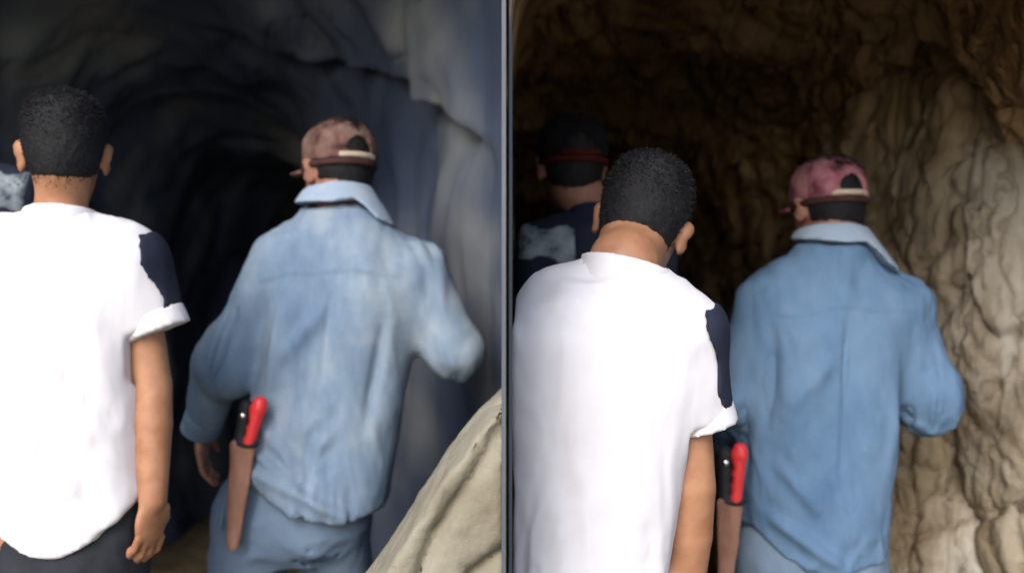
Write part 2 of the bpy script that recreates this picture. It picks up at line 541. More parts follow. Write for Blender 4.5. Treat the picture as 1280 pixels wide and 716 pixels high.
def cave(name, mat, tab, clamp_lo, clamp_hi, amp, seed, stretch, ledge=False):
    """tab rows: y, x_left, x_right, z_top; the first rows flare into the cliff face"""
    t = np.array(tab, np.float32)
    ys = np.concatenate([[1.45] * 16, np.arange(1.45, 4.4, 0.016), np.arange(4.4, t[-1, 0], 0.05)])
    fl = np.concatenate([np.linspace(1, 0, 16), np.zeros(len(ys) - 16)])
    na = 560
    th = np.linspace(0, 2 * math.pi, na, endpoint=False)
    cs, sn = np.cos(th), np.sin(th)
    board_side = cs > 0 if clamp_lo < -10 else cs < 0      # squarer corner where the board stands
    n = np.where(board_side, 2.7 + 5.0 * np.abs(cs) ** 0.5, 2.7 + 0 * cs)
    ux, uz = np.sign(cs) * np.abs(cs) ** (2 / n), np.sign(sn) * np.abs(sn) ** (2 / n)
    P = np.zeros((len(ys), na, 3), np.float32)
    for r, (y, f) in enumerate(zip(ys, fl)):
        xl, xr, zt = (np.interp(y, t[:, 0], t[:, c]) for c in (1, 2, 3))
        g = f ** 1.5 * 7
        xl, xr, zt = xl - g, xr + g, zt + g
        cx, cz, zb = (xl + xr) / 2, 0.9, -0.5
        P[r, :, 0] = cx + (xr - xl) / 2 * ux
        P[r, :, 1] = y - 0.12 * (1 - (1 - min(1, f * 15)) ** 2) + f * 0.8 * 0
        P[r, :, 2] = np.where(uz > 0, cz + (zt - cz) * uz, cz + (cz - zb) * uz)
    # radial displacement
    c = np.stack([(P[:, :, 0].min(1) + P[:, :, 0].max(1)) / 2, ys, np.full(len(ys), 1.0)], -1)[:, None, :]
    d = P - c
    d[:, :, 1] *= 0.2
    d /= np.linalg.norm(d, axis=2)[:, :, None] + 1e-6
    q = P * np.array(stretch, np.float32) + seed
    w = q + 0.35 * np.stack([fbm(q * 1.3, 3), fbm(q * 1.3 + 31, 3), fbm(q * 1.3 + 57, 3)], -1)
    disp = amp[0] * fbm(w * 1.2, 3) + amp[2] * fbm(w * 14, 3)
    for sc_, k_ in ((2.2, 1.0), (5.5, 0.42), (13.0, 0.17)):
        hg, ck = facets((w + 0.12 * fbm(w * 4, 2)[..., None]) * sc_, int(seed * 3))
        disp += amp[1] * k_ * (hg + 0.7 * ck)
    if ledge:                                    # overhanging lip along the inner wall
        on = sstep(-0.25, 0.1, P[:, :, 0] - (P[:, :, 0].max(1) - 0.35)[:, None])
        dz_ = P[:, :, 2] - (1.66 + (P[:, :, 1] - 2.6) * 0.5)
        disp -= on * (0.10 * sstep(-0.02, 0.03, dz_) * (1 - sstep(0.15, 0.6, dz_)) - 0.05 * np.exp(-((dz_ + 0.07) / 0.06) ** 2))
    # fault cracks: narrow grooves along warped lines
    crack = np.abs(perlin(w * 1.9 + 40))
    disp += amp[3] * np.exp(-(crack / 0.035) ** 2)
    # the rock dies away against the added border board between the passages
    near = 1 - sstep(2.55, 3.0, P[:, :, 1])
    disp *= 1 - near * (1 - sstep(0.0, 0.3, np.abs(P[:, :, 0])))
    P = P + d * disp[:, :, None]
    yy = P[:, :, 1]
    side = 1 if clamp_lo > -10 else -1
    if side > 0:
        P[:, :, 0] = np.maximum(P[:, :, 0], np.where(yy < 2.72, -0.008, clamp_lo))
    else:
        P[:, :, 0] = np.minimum(P[:, :, 0], clamp_hi)
    V = P.reshape(-1, 3)
    R = len(ys)
    i, j = np.meshgrid(np.arange(R - 1), np.arange(na), indexing='ij')
    a = (i * na + j).ravel()
    b = (i * na + (j + 1) % na).ravel()
    Q = np.stack([a, b, b + na, a + na], 1)
    # end cap: fan to a centre point as quads pairing
    cidx = len(V)
    V = np.concatenate([V, [[c[-1, 0, 0], ys[-1] + 0.4, 0.8]]])
    last = (R - 1) * na
    k = np.arange(0, na, 2)
    Q = np.concatenate([Q, np.stack([last + k, last + (k + 1) % na, last + (k + 2) % na, np.full(len(k), cidx)], 1)])
    o = mesh_obj(name, V, Q, mat)
    o['kind'] = 'structure'
    return o


cave('cave_wall_left', M['rock_haze'],
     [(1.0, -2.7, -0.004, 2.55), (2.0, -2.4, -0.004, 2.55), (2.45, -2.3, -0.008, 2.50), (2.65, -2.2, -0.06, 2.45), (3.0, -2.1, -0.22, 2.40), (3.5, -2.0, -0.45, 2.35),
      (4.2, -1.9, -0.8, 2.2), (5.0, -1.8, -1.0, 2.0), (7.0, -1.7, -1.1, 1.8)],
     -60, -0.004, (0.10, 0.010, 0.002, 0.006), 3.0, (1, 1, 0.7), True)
cave('cave_wall_right', M['rock_brown'],
     [(1.0, -0.008, 1.9, 2.04), (2.0, -0.008, 1.62, 2.08), (2.6, -0.008, 1.40, 2.15), (3.5, -0.06, 1.18, 2.1), (4.2, -0.15, 1.05, 2.0), (5.0, -0.2, 0.95, 1.85),
      (7.0, -0.2, 0.9, 1.6), (10.0, -0.2, 0.9, 1.5)],
     -0.35, 60, (0.10, 0.060, 0.006, 0.04), 11.0, (1, 1, 0.5))


def box(lo, hi):
    v = [(x, y, z) for x in (lo[0], hi[0]) for y in (lo[1], hi[1]) for z in (lo[2], hi[2])]
    f = [(0, 1, 3, 2), (4, 6, 7, 5), (0, 4, 5, 1), (2, 3, 7, 6), (0, 2, 6, 4), (1, 5, 7, 3)]
    return np.array(v, np.float32), np.array(f)


v, f = box((-0.0150, 1.46, -0.3), (0.0, 2.75, 2.7))  # added board standing in for the border strip between two frames
tag(mesh_obj('border_board', v, f, M['board'], base=(-0.006, 2.0, 0), smooth=False),
    'thin slate grey upright board added as a frame border between the two cave passages', 'frame border')


def rock(name, lo, hi, h, build, mat, amp, seed, stretch=(1, 1, 1), parent=None, base=(0, 0, 0)):
    F = Field(lo, hi, h)
    build(F)
    V, Q = F.mesh()
    V = relax(V, Q, 1)
    N = normals(V, Q)
    p = V * np.array(stretch, np.float32) + seed
    dd = amp[0] * fbm(p * 3, 3) + amp[2] * fbm(p * 40, 2)
    pw = p + 0.05 * fbm(p * 6, 2)[:, None]
    for sc_, k_ in ((4.5, 1.0), (10.0, 0.45), (22.0, 0.2)):
        hg, ck = facets(pw * sc_, int(seed))
        dd -= amp[1] * k_ * (hg + 0.8 * ck)
    V = V + N * dd[:, None]
    return mesh_obj(name, V, Q, mat, parent, base)


def P(px, py, D):
    """photo position at depth D in metres from the viewpoint"""
    return np.array([(px - 640) / 1264 * D, D, CAM_Z - (py - 358) / 1264 * D], np.float32)


# sloping khaki slab propped against the board in the left passage
def slab(F):
    X, Y, Z = np.meshgrid(*F.ax, indexing='ij')
    # top edge line in x-z: from (-0.36, 0.62) up to (-0.02, 1.11)
    a = np.array([-0.36, 0.66])
    b = np.array([-0.02, 1.10])
    t = (b - a) / np.linalg.norm(b - a)
    nrm = np.array([-t[1], t[0]])
    s_ = (X - a[0]) * t[0] + (Z - a[1]) * t[1]
    top = (X - a[0]) * nrm[0] + (Z - a[1]) * nrm[1] + 0.012 * np.sin(s_ * 11) + 0.25 * (Y - 1.9) ** 2
    front = 1.72 - 0.16 * top - Y - 0.05 * np.sin(s_ * 3 + 1)
    grooves = 0
    for o_, ang, w_, dpt in ((-0.06, 0.16, 0.012, 0.02), (-0.13, -0.22, 0.014, 0.028), (-0.22, -0.42, 0.012, 0.016), (-0.30, 0.1, 0.012, 0.018), (-0.34, -0.6, 0.012, 0.014)):
        grooves = grooves + dpt * np.exp(-((top - o_ - ang * (s_ - 0.25) + 0.01 * np.sin(s_ * 17)) / w_) ** 2)
    d = np.maximum.reduce([top * 0.9, front + grooves, Y - 2.05, X + 0.016, -0.75 - X, -0.1 - Z])
    F.F = d.astype(np.float32)


tag(rock('rock_slab', (-0.8, 1.5, -0.15), (0.0, 2.15, 1.25), 0.009, slab, M['slab'], (0.012, 0.004, 0.0008), 5.0, (1, 1, 1), base=(-0.3, 1.9, 0)),
    'smooth khaki rock slab sloping up against the slate grey board', 'rock')


# right passage: the standing rock mass beside the crack, and the bulging plates behind the denim man
def pillar(F):
    for z, x, y, r in ((-0.2, 1.66, 2.62, 0.28), (0.30, 1.60, 2.64, 0.27), (0.62, 1.53, 2.68, 0.26), (0.92, 1.47, 2.72, 0.24), (1.15, 1.42, 2.76, 0.23), (1.38, 1.37, 2.84, 0.23), (1.6, 1.38, 2.9, 0.23), (1.85, 1.40, 2.98, 0.24), (2.1, 1.42, 3.05, 0.26),
                      (0.95, 1.27, 3.02, 0.2), (1.2, 1.22, 3.08, 0.2), (1.45, 1.18, 3.16, 0.19), (1.7, 1.2, 3.22, 0.2)):
        F.ell((x, y, z), (r, r * 1.2, 0.30), None, 0.08)


tag(rock('rock_outcrop', (0.9, 2.1, -0.6), (2.1, 3.5, 2.5), 0.011, pillar, M['rock_beige'], (0.05, 0.030, 0.003), 21.0, (1, 1, 0.42), base=(1.55, 2.65, FLOOR_R)),
    'tall weathered beige rock outcrop leaning out from the brown cave wall', 'rock')


def lower(F):
    for z, x, y, rx, rz in ((0.0, 1.30, 2.86, 0.20, 0.5), (0.45, 1.24, 2.90, 0.18, 0.4), (0.1, 1.08, 2.98, 0.22, 0.55), (0.85, 1.20, 2.98, 0.16, 0.35), (0.55, 1.06, 3.05, 0.17, 0.4)):
        F.ell((x, y, z), (rx, 0.24, rz), None, 0.06)


tag(rock('rock_buttress', (0.6, 2.5, -0.7), (1.8, 3.8, 1.5), 0.011, lower, M['rock_beige'], (0.04, 0.034, 0.003), 33.0, (1, 1, 0.4), base=(1.2, 3.1, FLOOR_R)),
    'low rounded rock buttress at the wall foot below the bent denim sleeve', 'rock')


# ------------------------------------------------------------------ people
def rotm(yaw=0, pitch=0, roll=0):
    """yaw + = face towards viewer's left, pitch + = looks down, roll + = crown tips to viewer's right"""
    return np.array((Matrix.Rotation(math.radians(yaw), 3, 'Z') @ Matrix.Rotation(math.radians(roll), 3, 'Y') @ Matrix.Rotation(math.radians(-pitch), 3, 'X')), np.float32)


def hand(F, wrist, d, nrm, side, s=1.0, curl=0.5):
    """wrist point, direction of the hand, palm normal, side +1/-1 decides where the thumb leaves"""
    d = np.array(d, float); d /= np.linalg.norm(d)
    nrm = np.array(nrm, float); nrm -= d * (nrm @ d); nrm /= np.linalg.norm(nrm)
    lat = np.cross(d, nrm) * side
    w = np.array(wrist, float)
    R = np.stack([lat, d, nrm], 1)
    F.ell(w + d * 0.048 * s, (0.042 * s, 0.055 * s, 0.016 * s), R, 0.012)
    for i, (o, L) in enumerate(((0.033, 0.070), (0.011, 0.080), (-0.011, 0.074), (-0.032, 0.058))):
        b = w + d * (0.088 if i < 3 else 0.080) * s + lat * o * s
        p = b
        ang = curl * 0.5
        for k, (fr, r0, r1) in enumerate(((0.45, 0.0086, 0.0080), (0.32, 0.0080, 0.0074), (0.23, 0.0074, 0.0064))):
            dd = d * math.cos(ang) + nrm * math.sin(ang)
            q = p + dd * L * fr * s
            F.cone(p, q, r0 * s, r1 * s, 0.002)
            p = q
            ang += curl
    b = w + d * 0.025 * s + lat * 0.034 * s
    m = b + (d * 0.75 + lat * 0.5 + nrm * 0.35) * 0.036 * s
    F.cone(b, m, 0.013 * s, 0.0105 * s, 0.008)
    F.cone(m, m + (d * 0.9 + lat * 0.05 + nrm * 0.4) * 0.034 * s, 0.0105 * s, 0.008 * s, 0.004)


def head_sdf(F, c, R, s=1.0):
    L = lambda x, y, z: c + R @ (np.array([x, y, z], np.float32) * s)
    e = lambda p, r, k=0.02, op='u': F.ell(L(*p), tuple(q * s for q in r), R, k, op)
    e((0, -0.012, 0.028), (0.0745, 0.094, 0.083))          # cranium
    e((0, 0.030, -0.030), (0.060, 0.068, 0.080), 0.03)     # face
    e((0, 0.055, -0.088), (0.036, 0.034, 0.026), 0.03)     # chin
    e((0, -0.045, -0.03), (0.056, 0.05, 0.06), 0.03)       # nape
    e((0, 0.082, 0.022), (0.05, 0.016, 0.012), 0.02)       # brow
    F.cone(L(0, 0.094, 0.010), L(0, 0.112, -0.032), 0.008 * s, 0.014 * s, 0.012)
    for sx in (-1, 1):
        e((sx * 0.031, 0.094, 0.0), (0.017, 0.014, 0.011), 0.012, 'c')
        e((sx * 0.014, 0.10, -0.034), (0.009, 0.009, 0.008), 0.008)
        Re = R @ rotm(sx * -22, 0, 0)
        F.ell(L(sx * 0.080, -0.004, -0.004), (0.008 * s, 0.021 * s, 0.034 * s), Re, 0.008)
        F.ell(L(sx * 0.087, -0.006, 0.010), (0.008 * s, 0.020 * s, 0.020 * s), Re, 0.006)
        F.ell(L(sx * 0.091, 0.004, 0.002), (0.006 * s, 0.010 * s, 0.016 * s), Re, 0.004, 'c')
    e((0, 0.096, -0.056), (0.024, 0.010, 0.007), 0.008)
    e((0, 0.094, -0.068), (0.021, 0.011, 0.008), 0.008)
    e((0, 0.106, -0.0615), (0.026, 0.008, 0.0018), 0.003, 'c')


def person(name, label, S):
    base = np.array([S['base'][0], S['base'][1], S['floor']], np.float32)
    root = empty('person', base, label, 'person', S.get('group'))
    hc, R, hs = np.array(S['head'], np.float32), rotm(*S['head_rot']), S.get('head_s', 1.0)
    rows = S['torso']
    Jt = {k: np.array(v, np.float32) for k, v in S['j'].items()}
    fl = S['floor']
    pts = np.array([v for v in Jt.values()] + [hc])
    lo, hi = pts.min(0) - 0.26, pts.max(0) + 0.26
    lo[2] = fl - 0.03
    clip = S.get('clip')
    # --- body: one continuous surface
    F = Field(lo, hi, S.get('h_body', 0.0068))
    F.loft([(z, cx, cy, rx - (0.032 if z > S['waist'] + 0.1 else 0.062), ry - (0.032 if z > S['waist'] + 0.1 else 0.058)) for z, cx, cy, rx, ry in rows], 0.04)
    F.cone(Jt['neck'], hc + R @ np.array([0, -0.015, -0.055], np.float32) * hs, S.get('neck_r', (0.062, 0.054))[0] * hs, S.get('neck_r', (0.062, 0.054))[1] * hs, 0.03)
    head_sdf(F, hc, R, hs)
    ar = S.get('arm_r', (0.046, 0.038, 0.027))
    for s in 'LR':
        F.cone(Jt['sh' + s], Jt['el' + s], ar[0], ar[1], 0.02)
        mid = Jt['el' + s] * 0.65 + Jt['wr' + s] * 0.35
        F.cone(Jt['el' + s], mid, ar[1], ar[1] * 1.02, 0.003)
        F.cone(mid, Jt['wr' + s], ar[1] * 1.02, ar[2], 0.003)
        hd = S['hands'][s]
        hand(F, Jt['wr' + s], hd[0], hd[1], hd[2], S.get('hand_s', 1.0), hd[3])
        F.cone(Jt['hip' + s], Jt['kn' + s], 0.075, 0.050, 0.03)
        F.cone(Jt['kn' + s], Jt['an' + s], 0.050, 0.034, 0.02)
        an = Jt['an' + s]
        F.cone(an + (0, -0.02, -0.02), np.array([an[0] * 1.0 + S.get('toe', {'L': -0.02, 'R': 0.02})[s], an[1] + 0.14, fl + 0.045]), 0.034, 0.026, 0.02)
    F.ell((Jt['hipL'] + Jt['hipR']) / 2 + (0, 0, 0.05), (0.135, 0.10, 0.11), None, 0.04)
    if clip is not None:
        F.cut(lambda X, Y, Z: clip + 0.004 - X)
    V, Q = F.mesh()
    V = relax(V, Q, 1, 0.4)
    mesh_obj('body', V, Q, M[S['skin']], root, base)
    del F
    # --- eyes
    for sx in (-1, 1):
        E = Field(hc - 0.2, hc + 0.2, 0.006)
        E = Field(hc + R @ np.array([sx * 0.031, 0.082, 0.0]) * hs - 0.02, hc + R @ np.array([sx * 0.031, 0.082, 0.0]) * hs + 0.02, 0.004)
        E.ell(hc + R @ np.array([sx * 0.031, 0.082, 0.0], np.float32) * hs, (0.0125, 0.0125, 0.0125), None, 0)
        v_, q_ = E.mesh()
        mesh_obj('eye', v_, q_, M['eye'], root, base)
    # --- hair
    hlo, hhi = hc - 0.17, hc + 0.17
    if S.get('hair', True):
        H = Field(hlo, hhi, 0.0045)
        L = lambda x, y, z: hc + R @ (np.array([x, y, z], np.float32) * hs)
        H.ell(L(0, -0.014, 0.032), (0.0825 * hs, 0.102 * hs, 0.091 * hs), R, 0)
        H.ell(L(0, -0.045, -0.026), (0.0605 * hs, 0.0555 * hs, 0.062 * hs), R, 0.03)
        H.ell(L(0, -0.02, 0.085), (0.066 * hs, 0.082 * hs, 0.042 * hs), R, 0.03)

        def hl(X, Y, Z):
            x, y, z = X - hc[0], Y - hc[1], Z - hc[2]
            lx, ly, lz = (R[0][i] * x + R[1][i] * y + R[2][i] * z for i in range(3))
            lx, ly, lz = lx / hs, ly / hs, lz / hs
            line = np.where(ly < -0.02, -0.062 + 0.25 * np.clip(np.abs(lx) - 0.03, 0, 1) + np.clip(ly + 0.06, 0, 1) * 0.35, -0.035 + (ly + 0.02) * 0.95)
            line = np.where(ly > 0.05, 0.055 + (ly - 0.05) * 0.4, line)
            line = line + 0.007 * fbm(np.stack([lx, ly, lz], -1) * 140, 2)
            ear = 0.030 - np.sqrt((ly + 0.002) ** 2 + ((lz + 0.006) * 0.8) ** 2) - np.where(np.abs(lx) > 0.055, 0, 1)
            return np.maximum(line - lz, ear)
        H.cut(hl)
        v_, q_ = H.mesh()
        v_ = relax(v_, q_, 2)
        n_ = normals(v_, q_)
        v_ = v_ + n_ * (0.0016 * fbm(v_ * 120, 2) - 0.0005)[:, None]
        # faded hairline: sparse stubble below the edge, growing from the skin
        H2 = Field(hlo, hhi, 0.006)
        H2.ell(L(0, -0.012, 0.028), (0.0755 * hs, 0.095 * hs, 0.084 * hs), R, 0)
        H2.ell(L(0, -0.045, -0.03), (0.057 * hs, 0.051 * hs, 0.061 * hs), R, 0.03)
        H2.cut(lambda X, Y, Z: hl(X, Y, Z + 0.022))
        s2, t2 = H2.mesh()
        l2 = (s2 - hc) @ R / hs
        # short strands standing on the scalp
        r_ = np.random.default_rng(5)
        pick = r_.integers(0, len(q_), 9000)
        w_ = r_.random((9000, 4)); w_ /= w_.sum(1)[:, None]
        p0 = (v_[q_[pick]] * w_[:, :, None]).sum(1)
        nn = n_[q_[pick, 0]]
        lz = ((p0 - hc) @ R)[:, 2] / hs
        ln = (0.002 + 0.006 * sstep(0.0, 0.09, lz)) * (0.6 + 0.8 * r_.random(9000))
        dr = nn + r_.normal(size=(9000, 3)) * 0.45 + (R @ np.array([0, 0.15, -0.25]))
        dr /= np.linalg.norm(dr, axis=1)[:, None]
        sd = np.cross(dr, r_.normal(size=(9000, 3)))
        sd /= np.linalg.norm(sd, axis=1)[:, None] + 1e-6
        tip = p0 + dr * ln[:, None]
        A, B = p0 - sd * 0.0008 - nn * 0.002, p0 + sd * 0.0008 - nn * 0.002
        T1, T2 = tip + sd * 0.0003, tip - sd * 0.0003
        pk = r_.integers(0, len(t2), 5000)
        pk = pk[(l2[t2[pk, 0], 2] > -0.082 + 0.02 * r_.random(5000)) & (l2[t2[pk, 0], 1] < 0.0)]
        c2 = s2[t2[pk]].mean(1) + r_.normal(size=(len(pk), 3)) * 0.002
        n2 = normals(s2, t2)[t2[pk, 0]]
        e2 = np.cross(n2, r_.normal(size=(len(pk), 3)))
        e2 /= np.linalg.norm(e2, axis=1)[:, None] + 1e-6
        tp = c2 + n2 * 0.0035 + np.array([0, 0, -0.003])
        A, B = np.concatenate([A, c2 - e2 * 0.0006 - n2 * 0.001]), np.concatenate([B, c2 + e2 * 0.0006 - n2 * 0.001])
        T1, T2 = np.concatenate([T1, tp + e2 * 0.0003]), np.concatenate([T2, tp - e2 * 0.0003])
        sv = np.stack([A, B, T1, T2], 1).reshape(-1, 3)
        sq = np.arange(len(sv)).reshape(-1, 4)
        mesh_obj('hair', np.concatenate([v_, sv]), np.concatenate([q_, sq + len(v_)]), M['hair'], root, base)
    if S.get('cap'):
        build_cap(S, root, base, hc, R, hs)
    S['build'](S, root, base, rows, Jt, lo, hi)
    return root


def build_cap(S, root, base, hc, R, hs):
    cm, bm, sm = S['cap']
    L = lambda x, y, z: hc + R @ (np.array([x, y, z], np.float32) * hs)
    loc = lambda X, Y, Z: tuple((R[0][i] * (X - hc[0]) + R[1][i] * (Y - hc[1]) + R[2][i] * (Z - hc[2])) / hs for i in range(3))
    hlo, hhi = hc - 0.24, hc + 0.24
    F = Field(hlo, hhi, 0.005)
    F.ell(L(0, -0.012, 0.035), (0.0885 * hs, 0.110 * hs, 0.088 * hs), R, 0)
    F.ell(L(0, -0.010, 0.075), (0.078 * hs, 0.095 * hs, 0.055 * hs), R, 0.03)
    F.cut(lambda X, Y, Z: 0.018 - loc(X, Y, Z)[2])
    # rear adjustment opening (a half-moon above the strap)
    def hole(X, Y, Z):
        x, y, z = loc(X, Y, Z)
        d = np.maximum(np.sqrt(x ** 2 + ((z - 0.040) * 1.0) ** 2) - 0.032, 0.034 - z)
        return np.minimum(-d, -(y + 0.04))
    F.shell(0.010)
    F.cut(hole)
    v_, q_ = F.mesh()
    v_ = relax(v_, q_, 1)
    n_ = normals(v_, q_)
    l = (v_ - hc) @ R / hs
    ang = np.arctan2(l[:, 0], l[:, 1])
    seam = np.exp(-((np.mod(ang + math.pi / 6, math.pi / 3) - math.pi / 6) / 0.05) ** 2)
    v_ = v_ + n_ * (0.003 * fbm(v_ * 30, 2) - 0.0016 * seam)[:, None]
    crown = mesh_obj('cap', v_, q_, M[cm], root, base)
    # band / strap / brim / button are pieces of the cap
    for nm, z0, z1, mat, back in (('band', 0.003, 0.0175, bm, False), ('strap', 0.0195, 0.0335, sm, True)):
        F = Field(hlo, hhi, 0.0045)
        F.ell(L(0, -0.012, 0.030), (0.0905 * hs, 0.1125 * hs, 0.12 * hs), R, 0)
        F.cut(lambda X, Y, Z: np.maximum(z0 - loc(X, Y, Z)[2], loc(X, Y, Z)[2] - z1))
        if back:
            F.cut(lambda X, Y, Z: np.maximum(loc(X, Y, Z)[1] + 0.06, np.abs(loc(X, Y, Z)[0]) - 0.05))
        F.shell(0.010)
        v_, q_ = F.mesh()
        mesh_obj(nm, v_, q_, M[mat], crown, base)
        crown.children[-1].location = (0, 0, 0)
    F = Field(hlo, hhi, 0.005)
    F.ell(L(0, 0.095, 0.012), (0.076 * hs, 0.065 * hs, 0.020 * hs), R, 0)
    F.cut(lambda X, Y, Z: np.maximum(0.075 - loc(X, Y, Z)[1], np.abs(loc(X, Y, Z)[2] - 0.016 + 2.0 * loc(X, Y, Z)[0] ** 2) - 0.006))
    v_, q_ = F.mesh()
    mesh_obj('brim', v_, q_, M[cm], crown, base)
    F = Field(L(0, -0.012, 0.127) - 0.03, L(0, -0.012, 0.127) + 0.03, 0.004)
    F.ell(L(0, -0.012, 0.128), (0.009, 0.009, 0.006), R, 0)
    v_, q_ = F.mesh()
    mesh_obj('button', v_, q_, M[cm], crown, base)


def wrinkle(V, Q, amps, seed, stretch=(1, 1, 1), folds=()):
    N = normals(V, Q)
    p = V * np.array(stretch, np.float32) + seed
    w = p + 0.06 * np.stack([fbm(p * 5, 2), fbm(p * 5 + 9, 2), fbm(p * 5 + 23, 2)], -1)
    msk = sstep(-0.25, 0.45, fbm(V * 3.2 + seed * 1.7, 2))
    d = amps[0] * fbm(w * 6, 3) + amps[1] * msk * (ridged(w * 9, 3, 0.4) - 0.8) + amps[2] * fbm(p * 55, 2)
    for a, b, wd, am in folds:
        a, b = np.array(a, np.float32), np.array(b, np.float32)
        ba = b - a
        t = np.clip(((V - a) @ ba) / (ba @ ba), 0, 1)
        r = np.linalg.norm((V - a - t[:, None] * ba) * np.array([1, 0.35, 1]), axis=1)
        d = d + am * np.exp(-(r / wd) ** 2) * np.sin(np.clip(t, 0.02, 0.98) * math.pi) ** 0.5
    return V + N * d[:, None]


def trousers(S, root, base, rows, J, lo, hi, mat, folds=()):
    fl = S['floor']
    F = Field(lo, hi, 0.0085)
    hm = (J['hipL'] + J['hipR']) / 2
    top = S['waist']
    F.loft(S['pelvis'], 0.02, 2.3)
    for s in 'LR':
        F.cone(J['hip' + s], J['kn' + s], S.get('thigh', 0.098), 0.076, 0.018)
        F.cone(J['kn' + s], J['an' + s] + np.array([0, 0, 0.02], np.float32), 0.076, 0.066, 0.03)
    if S.get('clip') is not None:
        F.cut(lambda X, Y, Z: S['clip'] - X)
    F.cut(lambda X, Y, Z: np.maximum(Z - top, fl + 0.05 - Z))
    F.shell(0.014)
    V, Q = F.mesh()
    V = relax(V, Q, 2)
    V = wrinkle(V, Q, (0.006, 0.003, 0.0004), S['seed'] + 3, (1, 1, 1.3), folds)
    o = mesh_obj('trousers', V, Q, M[mat], root, base)
    for s in 'LR':
        an = J['an' + s]
        G = Field((an[0] - 0.1, an[1] - 0.14, fl - 0.01), (an[0] + 0.1, an[1] + 0.26, fl + 0.16), 0.007)
        tx = S.get('toe', {'L': -0.02, 'R': 0.02})[s]
        G.cone((an[0], an[1] - 0.035, fl + 0.05), (an[0] + tx, an[1] + 0.15, fl + 0.042), 0.050, 0.042, 0.02)
        G.cone((an[0], an[1] - 0.02, fl + 0.10), (an[0], an[1] - 0.01, fl + 0.06), 0.046, 0.05, 0.02)
        G.cut(lambda X, Y, Z: fl + 0.004 - Z)
        v_, q_ = G.mesh()
        mesh_obj('shoe', relax(v_, q_, 2), q_, M['shoe'], root, base)
    return o


def neck_cut(J, hc, ra=0.070, z0=0.02, slope=0.3):
    n = J['neck']
    return lambda X, Y, Z: np.maximum(-1.0, np.where(np.sqrt((X - n[0]) ** 2 + ((Y - n[1]) * 0.95) ** 2) < ra, Z - (n[2] - 0.04), -1.0))


